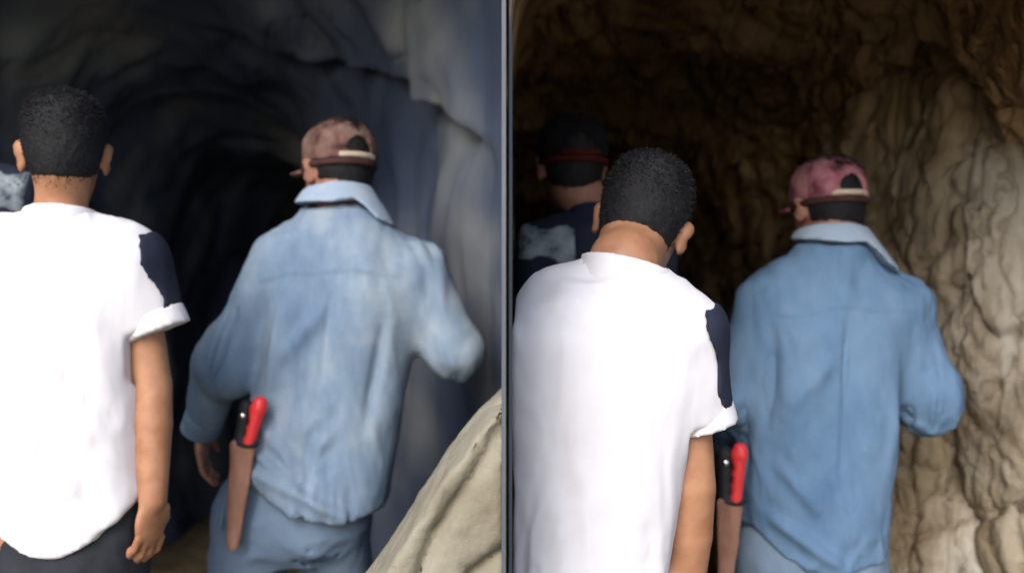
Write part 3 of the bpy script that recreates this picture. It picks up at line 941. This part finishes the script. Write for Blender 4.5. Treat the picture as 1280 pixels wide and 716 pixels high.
def tee(S, root, base, rows, J, lo, hi):
    """T-shirt: white body, outer half of the sleeves dark, white cuffs (or all one colour)"""
    trousers(S, root, base, rows, J, lo, hi, S['trouser_mat'])
    F = Field(lo, hi, S.get('h_cloth', 0.0062))
    F.loft(rows, 0.03, S.get('pw', 2.5))
    sl = {}
    for s in 'LR':
        e = J['sl' + s]
        sl[s] = e
        F.cone(J['sh' + s], e, S['sleeve_r'][0], S['sleeve_r'][1], 0.05)
        F.cone(J['neck'] + np.array([0, 0, -0.035], np.float32), J['sh' + s] + np.array([0, 0, 0.012], np.float32), 0.062, 0.058, 0.04)
    hem = S['hem']
    F.cut(lambda X, Y, Z: hem(X, Y) - Z)
    F.cut(neck_cut(J, None, S.get('neck_ra', 0.066)))
    for s in 'LR':
        a, e = J['sh' + s], sl[s]
        t = (e - a) / np.linalg.norm(e - a)
        m = J['neck'][0]
        sg = -1 if s == 'L' else 1
        F.cut(lambda X, Y, Z: np.where(((X - e[0]) ** 2 + (Y - e[1]) ** 2 + (Z - e[2]) ** 2 < (S['sleeve_r'][1] * 2.2) ** 2) & (sg * (X - a[0]) > -0.02 + S.get('pit', 0.0)),
                                       (X - e[0]) * t[0] + (Y - e[1]) * t[1] + (Z - e[2]) * t[2], -1.0))
    if S.get('clip') is not None:
        F.cut(lambda X, Y, Z: S['clip'] - X)
    F0 = F.F.copy()
    F.shell(0.018)
    V, Q = F.mesh()
    V = relax(V, Q, 2)
    wr_args = (S.get('wr', (0.005, 0.003, 0.0003)), S['seed'], (1.5, 1, 0.55), S.get('folds', ()))
    V = wrinkle(V, Q, *wr_args)
    shirt = mesh_obj('t_shirt', V, Q, M[S['shirt_mat']], root, base)
    # ribbed neckband
    n = J['neck']
    G = Field(n - 0.13, n + 0.13, 0.005)
    G.cone(n + np.array([0, 0.0, -0.03], np.float32), n + np.array([0, 0.006, S.get('band_h', 0.012)], np.float32), S.get('neck_ra', 0.066) + 0.014, S.get('neck_ra', 0.066) + 0.003, 0)
    G.cut(lambda X, Y, Z: np.maximum(Z - (n[2] + S.get('band_h', 0.012) + (Y - n[1]) * -0.15 + S.get('band_tilt', 0) * (X - n[0])), n[2] - 0.05 - Z))
    G.shell(0.010)
    v_, q_ = G.mesh()
    mesh_obj('neckband', relax(v_, q_, 1), q_, M[S['shirt_mat']], shirt, base)
    if S.get('panel'):
        for s in ('LR' if S['panel'] is True else S['panel']):
            a, e = J['sh' + s], sl[s]
            sg = -1 if s == 'L' else 1
            L_ = np.linalg.norm(e - a)
            t = (e - a) / L_
            def region(X, Y, Z):
                al = (X - a[0]) * t[0] + (Y - a[1]) * t[1] + (Z - a[2]) * t[2]
                r = np.sqrt((X - a[0] - al * t[0]) ** 2 + (Y - a[1] - al * t[1]) ** 2 + (Z - a[2] - al * t[2]) ** 2)
                edge = a[0] + t[0] * al + sg * (S.get('panel_x', 0.028) + 0.004 * np.sin(Z * 60))
                return np.maximum.reduce([-0.045 - al, al - (L_ - 0.02), r - 0.11, sg * (edge - X)])
            g = layer(F0, F.lo, F.h, region, 0.0045, 0.006)
            if g:
                mesh_obj('sleeve_panel', wrinkle(g[0], g[1], *wr_args), g[1], M['navy'], shirt, base)
            # cuff: a turned-up ring a little wider than the sleeve
            G = Field(e - 0.14, e + 0.14, 0.0055)
            G.cone(e - t * 0.05, e + t * 0.02, S['sleeve_r'][1] + 0.008, S['sleeve_r'][1] + 0.014, 0)
            G.cut(lambda X, Y, Z: np.abs((X - e[0]) * t[0] + (Y - e[1]) * t[1] + (Z - e[2]) * t[2] + 0.010) - 0.020)
            if S.get('clip') is not None:
                G.cut(lambda X, Y, Z: S['clip'] - X)
            G.shell(0.012)
            if (G.F < 0).any():
                v_, q_ = G.mesh()
                v_ = wrinkle(relax(v_, q_, 1), q_, (0.004, 0.002, 0), 4, (1, 1, 1))
                mesh_obj('cuff', v_, q_, M[S['shirt_mat']], shirt, base)
    if S.get('print_at'):
        pc, pr = S['print_at']
        pc = np.array(pc)
        g = layer(F0, F.lo, F.h, lambda X, Y, Z: np.maximum.reduce([np.abs(X - pc[0]) - pr[0], np.abs(Z - pc[2] + 0.15 * (X - pc[0])) - pr[1] * (1 + 0.2 * np.sin(X * 60)), Y - pc[1]]), 0.004, 0.006)
        if g:
            mesh_obj('print', wrinkle(g[0], g[1], *wr_args), g[1], M['print'], shirt, base)


def work_shirt(S, root, base, rows, J, lo, hi):
    """long-sleeved denim shirt with yoke, collar and cuffs, worn over jeans"""
    trousers(S, root, base, rows, J, lo, hi, 'jeans', S.get('jean_folds', ()))
    F = Field(lo, hi, 0.0062)
    F.loft(rows, 0.03, 2.5)
    for s in 'LR':
        a, e, w = J['sh' + s], J['el' + s], J['wr' + s]
        r = S['sleeve_r']
        F.cone(a, e, r[0], r[1], 0.05)
        F.cone(e, e + (w - e) * 0.92, r[1], r[2], 0.03)
        F.cone(J['neck'] + np.array([0, 0, -0.055], np.float32), a + np.array([0, 0, 0.0], np.float32), 0.066, 0.062, 0.04)
        sag = S.get('sag', {}).get(s)
        if sag is not None:
            F.ell(e + np.array(sag[0], np.float32), sag[1], None, 0.04)
    hem = S['hem']
    F.cut(lambda X, Y, Z: np.where((X > S['hem_x'][0]) & (X < S['hem_x'][1]), hem(X, Y) - Z, -1.0))
    F.cut(neck_cut(J, None, 0.064))
    for s in 'LR':
        e, w = J['el' + s], J['wr' + s]
        t = (w - e) / np.linalg.norm(w - e)
        c = e + (w - e) * 0.92
        F.cut(lambda X, Y, Z: np.where((X - c[0]) ** 2 + (Y - c[1]) ** 2 + (Z - c[2]) ** 2 < 0.08 ** 2, (X - c[0]) * t[0] + (Y - c[1]) * t[1] + (Z - c[2]) * t[2], -1.0))
    F0 = F.F.copy()
    F.shell(0.017)
    V, Q = F.mesh()
    V = relax(V, Q, 2)
    wr_args = ((0.011, 0.015, 0.0005), S['seed'], (1.3, 1, 0.5), [(a_, b_, w_, m_ * 1.5) for a_, b_, w_, m_ in S.get('folds', ())])
    V = wrinkle(V, Q, *wr_args)
    n = J['neck']                                # the yoke seam: one more thickness of cloth above it
    yk = sstep(-0.004, 0.004, V[:, 2] - S['yoke_z'] - 0.12 * (V[:, 0] - n[0]) * S.get('yoke_tilt', 0) + 0.10 * np.abs(V[:, 0] - n[0]) + 0.004 * np.sin(V[:, 0] * 40))
    yk *= (1 - sstep(0.15, 0.17, np.abs(V[:, 0] - n[0]))) * (V[:, 1] < n[1])
    V = V + normals(V, Q) * (0.0035 * yk)[:, None]
    shirt = mesh_obj('shirt', V, Q, M[S['shirt_mat']], root, base)
    n = J['neck']
    # collar: stand and folded fall, its right wing lifted
    tl = S.get('collar_tilt', 0.0)
    G = Field(n - 0.2, n + 0.2, 0.005)
    G.cone(n + np.array([0.0, 0.0, -0.075], np.float32), n + np.array([0.0, 0.012, 0.045], np.float32), 0.148, 0.070, 0)
    wing = lambda X: np.interp(X - n[0], [-0.12, -0.06, 0.0, 0.05, 0.075, 0.10, 0.15], [0.005, -0.004, -0.012, -0.010, -0.03, -0.06, -0.09]).astype(np.float32)
    G.cut(lambda X, Y, Z: np.maximum(Z - (n[2] + 0.024 + tl * (X - n[0]) - 0.2 * (Y - n[1])), n[2] + wing(X) + tl * (X - n[0]) - Z))
    G.cut(lambda X, Y, Z: Y - (n[1] + 0.085))
    G.shell(0.011)
    v_, q_ = G.mesh()
    v_ = wrinkle(relax(v_, q_, 2), q_, (0.003, 0.002, 0), 2)
    mesh_obj('collar', v_, q_, M['denim_lit'], shirt, base)
    for s in 'LR':
        e, w = J['el' + s], J['wr' + s]
        t = (w - e) / np.linalg.norm(w - e)
        c = e + (w - e) * 0.93
        G = Field(c - 0.1, c + 0.1, 0.0055)
        G.cone(c - t * 0.04, c + t * 0.03, S['sleeve_r'][2] + 0.004, S['sleeve_r'][2] + 0.002, 0)
        G.cut(lambda X, Y, Z: np.abs((X - c[0]) * t[0] + (Y - c[1]) * t[1] + (Z - c[2]) * t[2]) - 0.028)
        G.shell(0.010)
        v_, q_ = G.mesh()
        mesh_obj('cuff', wrinkle(relax(v_, q_, 1), q_, (0.004, 0.002, 0), 8), q_, M[S['shirt_mat']], shirt, base)
    # back pocket on the jeans
    if S.get('pocket'):
        pc, pr = S['pocket']
        G = Field(np.array(pc) - 0.12, np.array(pc) + 0.12, 0.006)
        G.ell(pc, (pr[0], 0.02, pr[1]), None, 0)


# --- left passage: man in white T-shirt
cxw = -0.885
person('white_tee_left', 'person in white T-shirt with upright cropped head and arm hanging straight down', dict(
    base=(cxw, 2.0), floor=0.0, seed=1.0, skin='skin', h_body=0.0052,
    head=(-0.899, 2.03, 1.560), head_rot=(21, 6, 0), head_s=0.965, neck_r=(0.054, 0.046),
    torso=[(0.70, -0.868, 2.0, 0.150, 0.115), (0.86, -0.868, 2.0, 0.150, 0.115), (0.95, -0.872, 2.0, 0.148, 0.112), (1.10, -0.885, 2.0, 0.158, 0.115),
           (1.25, -0.892, 2.0, 0.172, 0.118), (1.32, -0.892, 2.0, 0.172, 0.110), (1.37, -0.895, 2.0, 0.140, 0.090), (1.41, -0.895, 2.0, 0.085, 0.07)],
    pelvis=[(0.66, -0.87, 2.0, 0.14, 0.105), (0.80, -0.87, 2.0, 0.145, 0.108), (0.96, -0.872, 2.0, 0.130, 0.095)], waist=0.93, thigh=0.078,
    j=dict(neck=(-0.896, 2.005, 1.440), shL=(-1.045, 2.0, 1.355), shR=(-0.755, 2.0, 1.345), elL=(-1.09, 2.0, 1.10), elR=(-0.706, 1.99, 1.105),
           wrL=(-1.08, 2.05, 0.88), wrR=(-0.696, 1.96, 0.889), slL=(-1.085, 2.0, 1.235), slR=(-0.706, 2.0, 1.218),
           hipL=(-0.955, 2.0, 0.80), hipR=(-0.805, 2.0, 0.80), knL=(-0.96, 2.05, 0.45), knR=(-0.78, 1.98, 0.45), anL=(-0.97, 2.02, 0.08), anR=(-0.77, 1.92, 0.08)),
    hands=dict(L=((0.05, 0.1, -1), (1, 0.2, 0), -1, 0.45), R=((-0.10, 0.05, -1), (-1, 0.5, 0), 1, 0.62)),
    sleeve_r=(0.066, 0.054), hem=lambda X, Y: 0.80 + 4.6 * (X + 0.872) ** 2 + 0.1 * (Y - 2.0), panel=True, shirt_mat='white', trouser_mat='trousers', wr=(0.006, 0.0065, 0.0003),
    folds=[((-0.90, 1.88, 1.15), (-0.92, 1.88, 0.9), 0.02, 0.006), ((-0.80, 1.9, 1.05), (-0.84, 1.88, 0.86), 0.018, 0.006), ((-1.0, 1.9, 0.92), (-0.8, 1.9, 0.84), 0.02, 0.006)],
    arm_r=(0.044, 0.036, 0.027), hand_s=0.92, panel_x=0.040, pit=0.035, build=tee))

# --- right passage: man in white T-shirt, closer, head tipped to the right
person('white_tee_right', 'person in white T-shirt bowing a tilted cropped head beside the slate board', dict(
    base=(0.16, 1.70), floor=FLOOR_R, seed=7.0, skin='skin', clip=0.003, h_body=0.0062,
    head=(0.232, 1.82, 1.405), head_rot=(-16, 22, 14), head_s=0.98,
    torso=[(0.62, 0.135, 1.70, 0.140, 0.112), (0.82, 0.122, 1.70, 0.140, 0.115), (1.00, 0.138, 1.70, 0.152, 0.118), (1.12, 0.150, 1.70, 0.172, 0.122),
           (1.21, 0.155, 1.70, 0.178, 0.120), (1.27, 0.165, 1.70, 0.160, 0.100), (1.305, 0.18, 1.71, 0.10, 0.08)],
    pelvis=[(0.55, 0.138, 1.7, 0.128, 0.105), (0.70, 0.138, 1.7, 0.130, 0.105), (0.86, 0.138, 1.7, 0.122, 0.095)], waist=0.82, thigh=0.08,
    j=dict(neck=(0.190, 1.715, 1.340), shL=(0.075, 1.74, 1.255), shR=(0.282, 1.70, 1.212), elL=(0.075, 1.97, 1.10), elR=(0.300, 1.69, 0.965),
           wrL=(0.10, 2.16, 1.02), wrR=(0.290, 1.73, 0.73), slL=(0.075, 1.87, 1.17), slR=(0.316, 1.70, 1.070),
           hipL=(0.085, 1.7, 0.70), hipR=(0.215, 1.7, 0.70), knL=(0.09, 1.78, 0.33), knR=(0.22, 1.66, 0.33), anL=(0.095, 1.74, -0.04), anR=(0.225, 1.58, -0.04)),
    toe={'L': 0.0, 'R': 0.02}, hands=dict(L=((0.1, 0.7, -0.2), (0, -0.3, -1), -1, 0.4), R=((-0.08, 0.1, -1), (-1, 0.3, 0), 1, 0.5)),
    sleeve_r=(0.062, 0.052), hem=lambda X, Y: 0.62 + 3 * (X - 0.14) ** 2, panel='R', band_h=0.0, shirt_mat='white', trouser_mat='trousers', wr=(0.006, 0.0065, 0.0003),
    folds=[((0.10, 1.58, 1.1), (0.13, 1.58, 0.8), 0.02, 0.005)], band_tilt=-0.25, neck_ra=0.07,
    arm_r=(0.044, 0.040, 0.030), panel_x=0.034, pit=0.03, build=tee))

# --- left passage: man in denim shirt
person('denim_left', 'person in faded denim shirt and jeans with brown camo cap, elbows spread wide', dict(
    base=(-0.46, 2.42), floor=0.0, seed=13.0, skin='skin_dark',
    head=(-0.425, 2.46, 1.575), head_rot=(38, 4, 2), head_s=0.97, hair=True, cap=('cap1', 'cap_band', 'cap_strap'),
    torso=[(0.74, -0.50, 2.41, 0.195, 0.165), (0.80, -0.484, 2.41, 0.192, 0.160), (0.916, -0.455, 2.41, 0.184, 0.138), (1.068, -0.425, 2.41, 0.180, 0.128), (1.22, -0.404, 2.41, 0.186, 0.130),
           (1.30, -0.398, 2.41, 0.188, 0.122), (1.37, -0.40, 2.41, 0.160, 0.105), (1.42, -0.40, 2.415, 0.115, 0.09), (1.47, -0.41, 2.42, 0.075, 0.075)],
    pelvis=[(0.64, -0.53, 2.42, 0.105, 0.075), (0.68, -0.53, 2.42, 0.150, 0.105), (0.72, -0.525, 2.42, 0.176, 0.127), (0.76, -0.522, 2.42, 0.180, 0.130), (0.92, -0.49, 2.42, 0.155, 0.11)], waist=0.90, thigh=0.102,
    j=dict(neck=(-0.415, 2.42, 1.507), shL=(-0.555, 2.41, 1.345), shR=(-0.235, 2.41, 1.325), elL=(-0.690, 2.40, 1.11), elR=(-0.140, 2.40, 1.150),
           wrL=(-0.765, 2.49, 0.955), wrR=(-0.165, 2.64, 1.17),
           hipL=(-0.612, 2.42, 0.76), hipR=(-0.44, 2.42, 0.76), knL=(-0.655, 2.40, 0.44), knR=(-0.425, 2.56, 0.44), anL=(-0.66, 2.28, 0.08), anR=(-0.41, 2.58, 0.08)),
    hands=dict(L=((-0.02, 0.25, -1), (1, 0.1, 0), -1, 0.35), R=((0, 1, 0.1), (-1, 0, -0.3), 1, 0.4)),
    sleeve_r=(0.076, 0.062, 0.044), sag=dict(L=((0.02, -0.01, 0.02), (0.06, 0.055, 0.085)), R=((0.005, 0.04, -0.02), (0.055, 0.08, 0.06))),
    hem=lambda X, Y: np.interp(X, [-0.70, -0.63, -0.60, -0.56, -0.51, -0.44, -0.36, -0.27, -0.2], [0.93, 0.93, 0.90, 0.845, 0.80, 0.772, 0.765, 0.80, 0.85]), hem_x=(-0.66, -0.2),
    yoke_z=1.335, yoke_tilt=0.3, collar_tilt=0.12, shirt_mat='denim1',
    folds=[((-0.615, 2.3, 0.90), (-0.36, 2.28, 0.775), 0.014, 0.018), ((-0.60, 2.3, 0.945), (-0.42, 2.28, 0.80), 0.012, 0.014), ((-0.58, 2.3, 1.00), (-0.45, 2.28, 0.86), 0.016, 0.010),
           ((-0.405, 2.28, 1.32), (-0.43, 2.28, 1.08), 0.008, -0.006), ((-0.52, 2.28, 1.28), (-0.55, 2.3, 1.05), 0.02, 0.012), ((-0.57, 2.3, 1.30), (-0.60, 2.3, 1.1), 0.014, -0.012),
           ((-0.53, 2.28, 1.12), (-0.42, 2.28, 1.26), 0.018, 0.008), ((-0.29, 2.29, 1.22), (-0.33, 2.29, 0.98), 0.016, -0.010), ((-0.64, 2.33, 1.26), (-0.70, 2.33, 1.06), 0.014, -0.014)],
    jean_folds=[((-0.50, 2.3, 0.70), (-0.38, 2.32, 0.66), 0.02, 0.012), ((-0.56, 2.3, 0.69), (-0.68, 2.32, 0.66), 0.02, 0.010)],
    arm_r=(0.044, 0.038, 0.027), build=work_shirt))

# --- right passage: man in denim shirt
person('denim_right', 'person in deep blue denim shirt with rose camo cap beside the rough brown rock wall', dict(
    base=(0.73, 2.42), floor=FLOOR_R, seed=29.0, skin='skin_dark',
    head=(0.765, 2.46, 1.487), head_rot=(16, 4, 0), head_s=0.95, hair=True, cap=('cap2', 'cap_band', 'cap_strap'),
    torso=[(0.60, 0.715, 2.41, 0.170, 0.125), (0.67, 0.715, 2.41, 0.168, 0.125), (0.84, 0.716, 2.41, 0.180, 0.125), (0.99, 0.728, 2.41, 0.188, 0.128), (1.16, 0.742, 2.41, 0.192, 0.130),
           (1.22, 0.755, 2.41, 0.188, 0.122), (1.285, 0.765, 2.41, 0.160, 0.105), (1.335, 0.768, 2.415, 0.115, 0.09), (1.385, 0.768, 2.42, 0.075, 0.075)],
    pelvis=[(0.52, 0.71, 2.42, 0.165, 0.125), (0.66, 0.712, 2.42, 0.165, 0.125), (0.82, 0.715, 2.42, 0.15, 0.11)], waist=0.80, thigh=0.10,
    j=dict(neck=(0.768, 2.42, 1.412), shL=(0.605, 2.41, 1.258), shR=(0.925, 2.41, 1.238), elL=(0.545, 2.42, 1.03), elR=(0.998, 2.40, 1.055),
           wrL=(0.56, 2.60, 0.90), wrR=(0.985, 2.64, 1.05),
           hipL=(0.63, 2.42, 0.66), hipR=(0.80, 2.42, 0.66), knL=(0.62, 2.50, 0.33), knR=(0.81, 2.40, 0.33), anL=(0.62, 2.46, -0.04), anR=(0.82, 2.26, -0.04)),
    hands=dict(L=((0.05, 0.6, -0.8), (1, 0.1, 0), -1, 0.35), R=((0, 1, 0.1), (-1, 0, -0.3), 1, 0.4)),
    sleeve_r=(0.076, 0.062, 0.046), sag=dict(R=((0.0, 0.03, -0.045), (0.06, 0.08, 0.075))),
    hem=lambda X, Y: np.interp(X, [0.5, 0.56, 0.62, 0.72, 0.9], [0.76, 0.74, 0.68, 0.64, 0.67]), hem_x=(0.5, 0.93),
    yoke_z=1.25, yoke_tilt=0.2, collar_tilt=0.0, shirt_mat='denim2',
    folds=[((0.58, 2.3, 0.78), (0.75, 2.28, 0.66), 0.016, 0.014), ((0.62, 2.28, 1.02), (0.73, 2.28, 1.14), 0.02, 0.008), ((0.60, 2.3, 1.22), (0.58, 2.3, 0.98), 0.014, -0.010),
           ((0.76, 2.28, 1.24), (0.745, 2.28, 0.85), 0.008, -0.006), ((0.88, 2.3, 1.1), (0.86, 2.3, 0.85), 0.018, 0.008), ((0.60, 2.29, 0.9), (0.70, 2.28, 0.78), 0.016, 0.010)],
    arm_r=(0.044, 0.038, 0.027), build=work_shirt))

# --- companions half hidden ahead on the left of each passage
def companion(x, y, fl, head, label, printp, sh, clip=None, rot=(10, 0, 0)):
    k = 1.10                                     # a taller man
    nk = (x + 0.0, y + 0.005, fl + 1.46 * k)
    person('companion', label, dict(
        base=(x, y), floor=fl, seed=x * 9 + 40, skin='skin_dark', head=head, head_rot=rot, clip=clip,
        hair=True, cap=('cap_dark', 'red_trim', 'red_trim'), h_body=0.008, h_cloth=0.0075,
        torso=[(fl + 0.70 * k, x, y, 0.152, 0.115), (fl + 0.95 * k, x, y, 0.15, 0.112), (fl + 1.12 * k, x, y, 0.165, 0.115), (fl + 1.30 * k, x, y, 0.180, 0.112), (fl + 1.38 * k, x, y, 0.150, 0.09), (fl + 1.43 * k, x, y, 0.09, 0.07)],
        pelvis=[(fl + 0.66 * k, x, y, 0.145, 0.11), (fl + 0.8 * k, x, y, 0.148, 0.11), (fl + 0.96 * k, x, y, 0.135, 0.1)], waist=fl + 0.93 * k, thigh=0.09,
        j=dict(neck=nk, shL=(x - sh, y, fl + 1.37 * k), shR=(x + sh, y, fl + 1.37 * k), elL=(x - sh - 0.01, y + 0.05, fl + 1.10 * k), elR=(x + sh + 0.03, y + 0.05, fl + 1.10 * k),
               wrL=(x - sh, y + 0.2, fl + 0.95 * k), wrR=(x + sh + 0.02, y + 0.2, fl + 0.95 * k), slL=(x - sh - 0.005, y + 0.02, fl + 1.2 * k), slR=(x + sh + 0.02, y + 0.02, fl + 1.2 * k),
               hipL=(x - 0.08, y, fl + 0.8 * k), hipR=(x + 0.08, y, fl + 0.8 * k), knL=(x - 0.085, y + 0.03, fl + 0.45 * k), knR=(x + 0.085, y + 0.05, fl + 0.45 * k),
               anL=(x - 0.085, y - 0.05, fl + 0.08), anR=(x + 0.09, y + 0.02, fl + 0.08)),
        hands=dict(L=((0, 0.6, -0.8), (1, 0.1, 0), -1, 0.4), R=((0, 0.6, -0.8), (-1, 0.1, 0), 1, 0.4)),
        sleeve_r=(0.064, 0.056), hem=lambda X, Y: fl + 0.78 * k, shirt_mat='navy', trouser_mat='trousers', print_at=printp, build=tee))


companion(-1.34, 2.42, 0.0, (-1.36, 2.45, 1.76), 'person in navy T-shirt with grey print, beyond the upright white-shirted man',
          ((-1.24, 2.44, 1.53), (0.10, 0.05)), 0.155)
companion(0.205, 2.52, FLOOR_R, (0.150, 2.56, 1.60), 'person in navy T-shirt with grey print and red-trimmed cap, half hidden beside the slate board',
          ((0.085, 2.54, 1.405), (0.068, 0.045)), 0.135, clip=0.004)


# ------------------------------------------------------------------ sheathed knives on the belts
def knife(label, top, bot, tip, group):
    top, bot, tip = (np.array(p, np.float32) for p in (top, bot, tip))
    base = tip
    root = empty('sheathed_knife', base, label, 'knife', group)
    ax = (bot - top) / np.linalg.norm(bot - top)
    F = Field(np.minimum(top, bot) - 0.05, np.maximum(top, bot) + 0.05, 0.0035)
    F.cone(top, bot, 0.0165, 0.0145, 0.006)
    F.cone(top + ax * 0.012, top + ax * 0.012 + np.array([-0.006, 0, 0]), 0.018, 0.014, 0.006)
    for k in range(3):
        F.ell(top + ax * (0.04 + 0.026 * k) + np.array([-0.017, 0, 0], np.float32), (0.006, 0.016, 0.009), None, 0.006, 'c')
    V, Q = F.mesh()
    mesh_obj('handle', relax(V, Q, 1), Q, M['red'], root, base)
    # black keeper loop and its stud beside the handle
    off = np.array([-0.030, 0.012, 0], np.float32)
    F = Field(np.minimum(top, bot) - 0.08, np.maximum(top, bot) + 0.06, 0.004)
    F.cone(top + off + ax * 0.01, bot + off * 0.7, 0.017, 0.016, 0.01)
    F.ell(bot + ax * 0.006, (0.026, 0.014, 0.010), None, 0.01)
    V, Q = F.mesh()
    kl = mesh_obj('keeper', relax(V, Q, 1), Q, M['black'], root, base)
    sp = top + off + ax * 0.028 + np.array([0, -0.016, 0], np.float32)
    F = Field(sp - 0.025, sp + 0.025, 0.003)
    F.ell(sp, (0.0085, 0.006, 0.0085), None, 0)
    V, Q = F.mesh()
    mesh_obj('stud', V, Q, M['steel'], kl, base)
    # leather sheath: flat, tapering
    F = Field(np.minimum(bot, tip) - 0.06, np.maximum(bot, tip) + 0.06, 0.004)
    n = 14
    for k in range(n):
        a, b = bot + (tip - bot) * k / n, bot + (tip - bot) * (k + 1) / n
        w = 0.031 - 0.016 * k / n
        F.ell((a + b) / 2 + np.array([-0.012 * (1 - k / n), 0, 0], np.float32), (w, 0.011, np.linalg.norm(tip - bot) / n * 1.1), None, 0.006)
    V, Q = F.mesh()
    V = wrinkle(relax(V, Q, 2), Q, (0.003, 0.002, 0.0004), 6)
    sh = mesh_obj('sheath', V, Q, M['sheath'], root, base)
    return root


knife('red-handled knife in brown sheath on the hip of the faded denim shirt', P(325, 504, 2.25), P(311, 552, 2.25), P(291, 684, 2.26), 'sheathed knives')
knife('red-handled knife in brown sheath on the hip of the deep blue denim shirt', P(925, 562, 2.25), P(919, 624, 2.25), P(906, 745, 2.26), 'sheathed knives')
